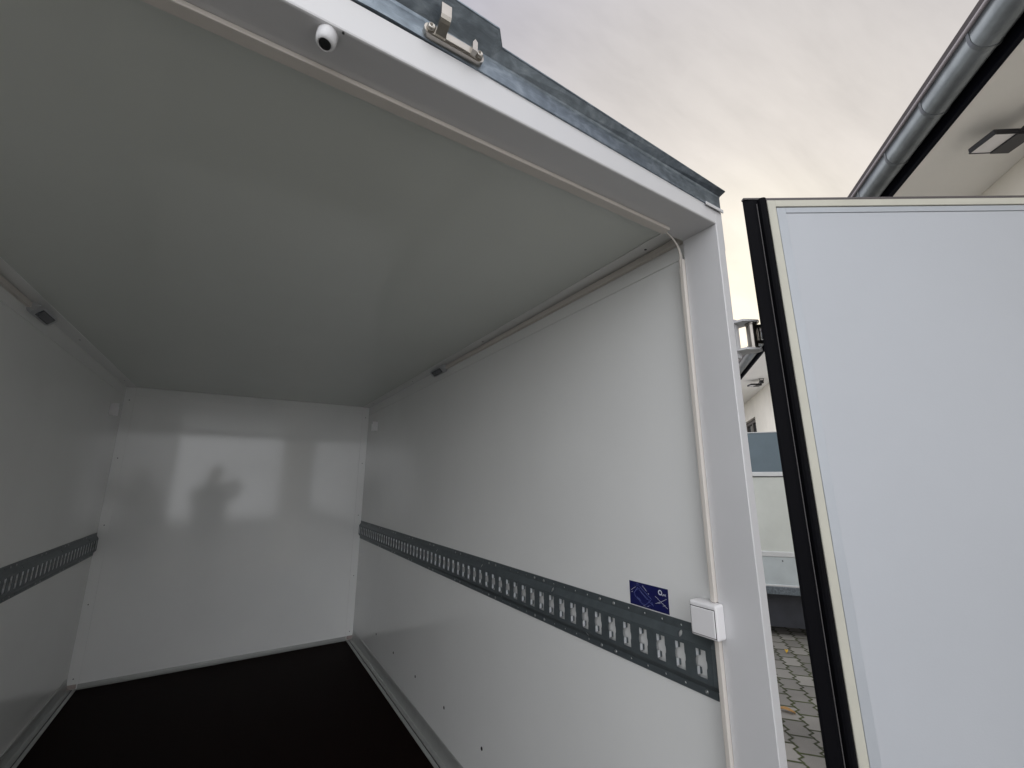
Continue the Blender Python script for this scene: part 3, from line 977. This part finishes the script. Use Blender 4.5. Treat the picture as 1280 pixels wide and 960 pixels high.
for s in (n0 + 0.14, n1 - 0.14):
    F = frame(HF(t0 + 1.55, s, GZ + 0.31), E_AX, (0, 0, 1), N_AX)
    wh = obj('wheel', lathe(bmesh.new(), [(0.17, -0.09), (0.27, -0.10), (0.305, -0.08), (0.31, 0), (0.305, 0.08), (0.27, 0.10), (0.17, 0.09)], F, 36), M['rubber'], NT, smooth=True)
    obj('rim', lathe(bmesh.new(), [(0.165, -0.085), (0.16, -0.05), (0.05, -0.04), (0.05, 0.04), (0.16, 0.05), (0.165, 0.085)], F, 28), M['nb_trim'], wh, smooth=True)
obj('drawbar', box(t1 - 0.3, t1 + 1.2, 1.58, 1.68, -0.06, 0.03, HF), M['galv'], NT)

# ------------------------------------------------------------------ fallen leaves on the paving
for px_, nn_, ee_, sz, rz, m, lab in ((0, 1.74, 5.32, 0.035, 0.5, 'leaf_y', 'tiny yellow leaf on the paving near the parked trailer'),
                                      (1, 1.44, 4.10, 0.055, 1.9, 'leaf', 'brown curled leaf lying on the grey pavers')):
    bm = bmesh.new()
    T = Matrix.Rotation(rz, 3, 'Z')
    mid = []
    for i in range(7):
        t = i / 6
        wdt = sz * 0.42 * math.sin(math.pi * min(1, t * 0.95 + 0.04)) ** 0.8
        c = Vector(((t - 0.5) * 2 * sz, 0, 0.012 * math.sin(t * 3) + 0.004))
        mid.append([bm.verts.new(HF(ee_, nn_, GZ) + T @ (c + Vector((0, s * wdt, abs(s) * 0.010)))) for s in (-1, 0, 1)])
    for a, b in zip(mid, mid[1:]):
        for k in range(2):
            bm.faces.new((a[k], a[k + 1], b[k + 1], b[k]))
    lf = obj('fallen_leaf', bm, M[m])
    lf['label'] = lab
    lf['category'] = 'leaf'
    md = lf.modifiers.new('thickness', 'SOLIDIFY')
    md.thickness = 0.0008

# ------------------------------------------------------------------ the photographer, mirrored in the front wall
PH = thing('phone', 'black phone held up in both hands, mirrored dimly in the front wall', 'phone', CAM - FW * 0.022)
PF = frame(CAM - FW * 0.022 + Vector((-0.02, 0, -0.012)), rgt, up, FW)
obj('phone_body', box(-0.080, 0.080, -0.038, 0.038, -0.0045, 0.0045, PF, bev=0.004), M['phone'], PH)


def skin(name, verts, edges, radii, m, parent=None, root=0, lev=2):
    me = bpy.data.meshes.new(name)
    off = WORLD.get(parent.name, Vector()) if parent else Vector()
    me.from_pydata([Vector(v) - off for v in verts], edges, [])
    me.materials.append(m)
    o = bpy.data.objects.new(name, me)
    COL.objects.link(o)
    md = o.modifiers.new('skin', 'SKIN')
    md.use_smooth_shade = True
    for i, r in enumerate(radii):
        sv = me.skin_vertices[0].data[i]
        sv.radius = (r, r) if isinstance(r, (int, float)) else r
        sv.use_root = i == root
    sd = o.modifiers.new('sub', 'SUBSURF')
    sd.levels = sd.render_levels = lev
    if parent:
        o.parent = parent
        WORLD[o.name] = off
    return o


pv = CAM - FW * 0.024
lh = pv - rgt * 0.085 - up * 0.02 - FW * 0.02
rh = pv + rgt * 0.085 - up * 0.02 - FW * 0.02
hip = Vector((0.40, -0.98, 0.46))
che = Vector((0.37, -0.88, 0.84))
nk = Vector((0.385, -0.83, 1.04))
hd_ = Vector((0.405, -0.79, 1.165))
sdv = Vector((0.85, -0.50, 0)).normalized()
V, Ed, Ra = [], [], []


def add(p, r, par=None):
    V.append(tuple(p))
    Ra.append(r)
    if par is not None:
        Ed.append((par, len(V) - 1))
    return len(V) - 1


i_hip = add(hip, (0.17, 0.125))
i_w = add(hip.lerp(che, 0.45), (0.225, 0.15), i_hip)
i_c = add(che, (0.235, 0.16), i_w)
i_n0 = add(che.lerp(nk, 0.72), (0.175, 0.13), i_c)
i_n = add(nk + Vector((0.005, 0.01, 0.02)), 0.105, i_n0)
i_h1 = add(hd_ + Vector((-0.005, -0.01, -0.06)), (0.078, 0.084), i_n)
i_h2 = add(hd_ + Vector((0, 0, 0.03)), (0.074, 0.09), i_h1)
i_h3 = add(hd_ + Vector((0, 0, 0.095)), (0.056, 0.066), i_h2)
for s, hand in ((-1, lh), (1, rh)):
    sh = che + sdv * s * 0.185 + Vector((0, 0, 0.12))
    el = sh.lerp(hand, 0.48) + Vector((0.015 * s, -0.05, -0.13))
    a = add(sh, 0.082, i_c)
    b = add(sh.lerp(el, 0.5), 0.074, a)
    c = add(el, 0.064, b)
    d = add(el.lerp(hand, 0.6), 0.050, c)
    e_ = add(el.lerp(hand, 0.93), 0.029, d)
for s in (-1, 1):
    hj = hip + sdv * s * 0.10 + Vector((0, 0, -0.07))
    kn = hip + sdv * s * 0.12 + Vector((0.02, 0.05, -0.47))
    an = hip + sdv * s * 0.13 + Vector((0.0, -0.02, -0.85))
    a = add(hj, 0.098, i_hip)
    b = add(hj.lerp(kn, 0.5), 0.082, a)
    c = add(kn, 0.062, b)
    d = add(kn.lerp(an, 0.4), 0.058, c)
    e_ = add(an, 0.043, d)
    toe = an + Vector((0.05, 0.17, -0.035))
    add(toe, (0.042, 0.032), e_)
PR = skin('person', V, Ed, Ra, M['jacket'])
PR['label'] = 'person in dark clothes photographing the interior, seen as a dim reflection'
PR['category'] = 'person'
WORLD[PR.name] = Vector()
# head surface, face and hair
bm = bmesh.new()
hf = Vector((0.35, 0.75, -0.05)).normalized()
hs = hf.cross(Vector((0, 0, 1))).normalized()
hu = hs.cross(hf)
bmesh.ops.create_uvsphere(bm, u_segments=32, v_segments=20, radius=1.0)
for v in bm.verts:
    x, y, z = v.co
    jaw = 1.0 - 0.28 * max(0, -z) ** 1.2
    nose = 0.16 * math.exp(-((x / 0.16) ** 2 + ((z + 0.18) / 0.24) ** 2)) if y > 0.5 else 0
    eye = -0.05 * sum(math.exp(-(((x - q) / 0.16) ** 2 + ((z - 0.06) / 0.13) ** 2)) for q in (-0.4, 0.4)) if y > 0.4 else 0
    mouth = -0.03 * math.exp(-((x / 0.3) ** 2 + ((z + 0.52) / 0.05) ** 2)) if y > 0.4 else 0
    ear = 0.10 * math.exp(-(((y + 0.05) / 0.16) ** 2 + ((z + 0.05) / 0.28) ** 2)) if abs(x) > 0.85 else 0
    p = Vector((x * jaw * 0.079 * (1 + ear), (y * (1 + nose + eye + mouth)) * 0.099, z * 0.122))
    v.co = hd_ + Vector((0.0, 0.004, 0.03)) + hs * p.x + hf * p.y + hu * p.z
obj('face', bm, M['skin'], PR, smooth=True)
bm = bmesh.new()
bmesh.ops.create_uvsphere(bm, u_segments=32, v_segments=20, radius=1.0)
bmesh.ops.delete(bm, geom=[v for v in bm.verts if v.co.z < (0.45 if v.co.y > 0.1 else -0.35)], context='VERTS')
for v in bm.verts:
    x, y, z = v.co
    k = 1.07 + 0.03 * random.random()
    v.co = hd_ + Vector((0.0, 0.0, 0.032)) + hs * (x * 0.081 * k) + hf * (y * 0.102 * k) + hu * (z * 0.124 * k)
obj('hair', bm, M['hair'], PR, smooth=True)
# hands with fingers around the phone's short ends
for s, hand in ((-1, lh), (1, rh)):
    HV, HE, HR = [], [], []

    def ad(p, r, par=None):
        HV.append(tuple(p))
        HR.append(r)
        if par is not None:
            HE.append((par, len(HV) - 1))
        return len(HV) - 1
    wr = ad(hand - up * 0.075 - FW * 0.03 + rgt * s * 0.01, (0.026, 0.02))
    pm = ad(hand - up * 0.03 - FW * 0.008 + rgt * s * 0.012, (0.034, 0.015), wr)
    for k, (ln, uo) in enumerate(((0.060, 0.030), (0.068, 0.012), (0.062, -0.006), (0.050, -0.023))):
        b0 = ad(hand + rgt * s * 0.012 + up * (uo - 0.004), 0.0095, pm)
        b1 = ad(hand + rgt * s * (0.016 - ln * 0.1) + up * uo + FW * 0.016, 0.0088, b0)
        b2 = ad(hand + rgt * s * (0.016 - ln * 0.45) + up * (uo + 0.002) + FW * 0.012, 0.0078, b1)
    t0_ = ad(hand - up * 0.028 - rgt * s * 0.014 - FW * 0.012, 0.0115, pm)
    t1_ = ad(hand - up * 0.006 - rgt * s * 0.026 - FW * 0.008, 0.0098, t0_)
    skin('hand', HV, HE, HR, M['skin'], PR, 0, 1)
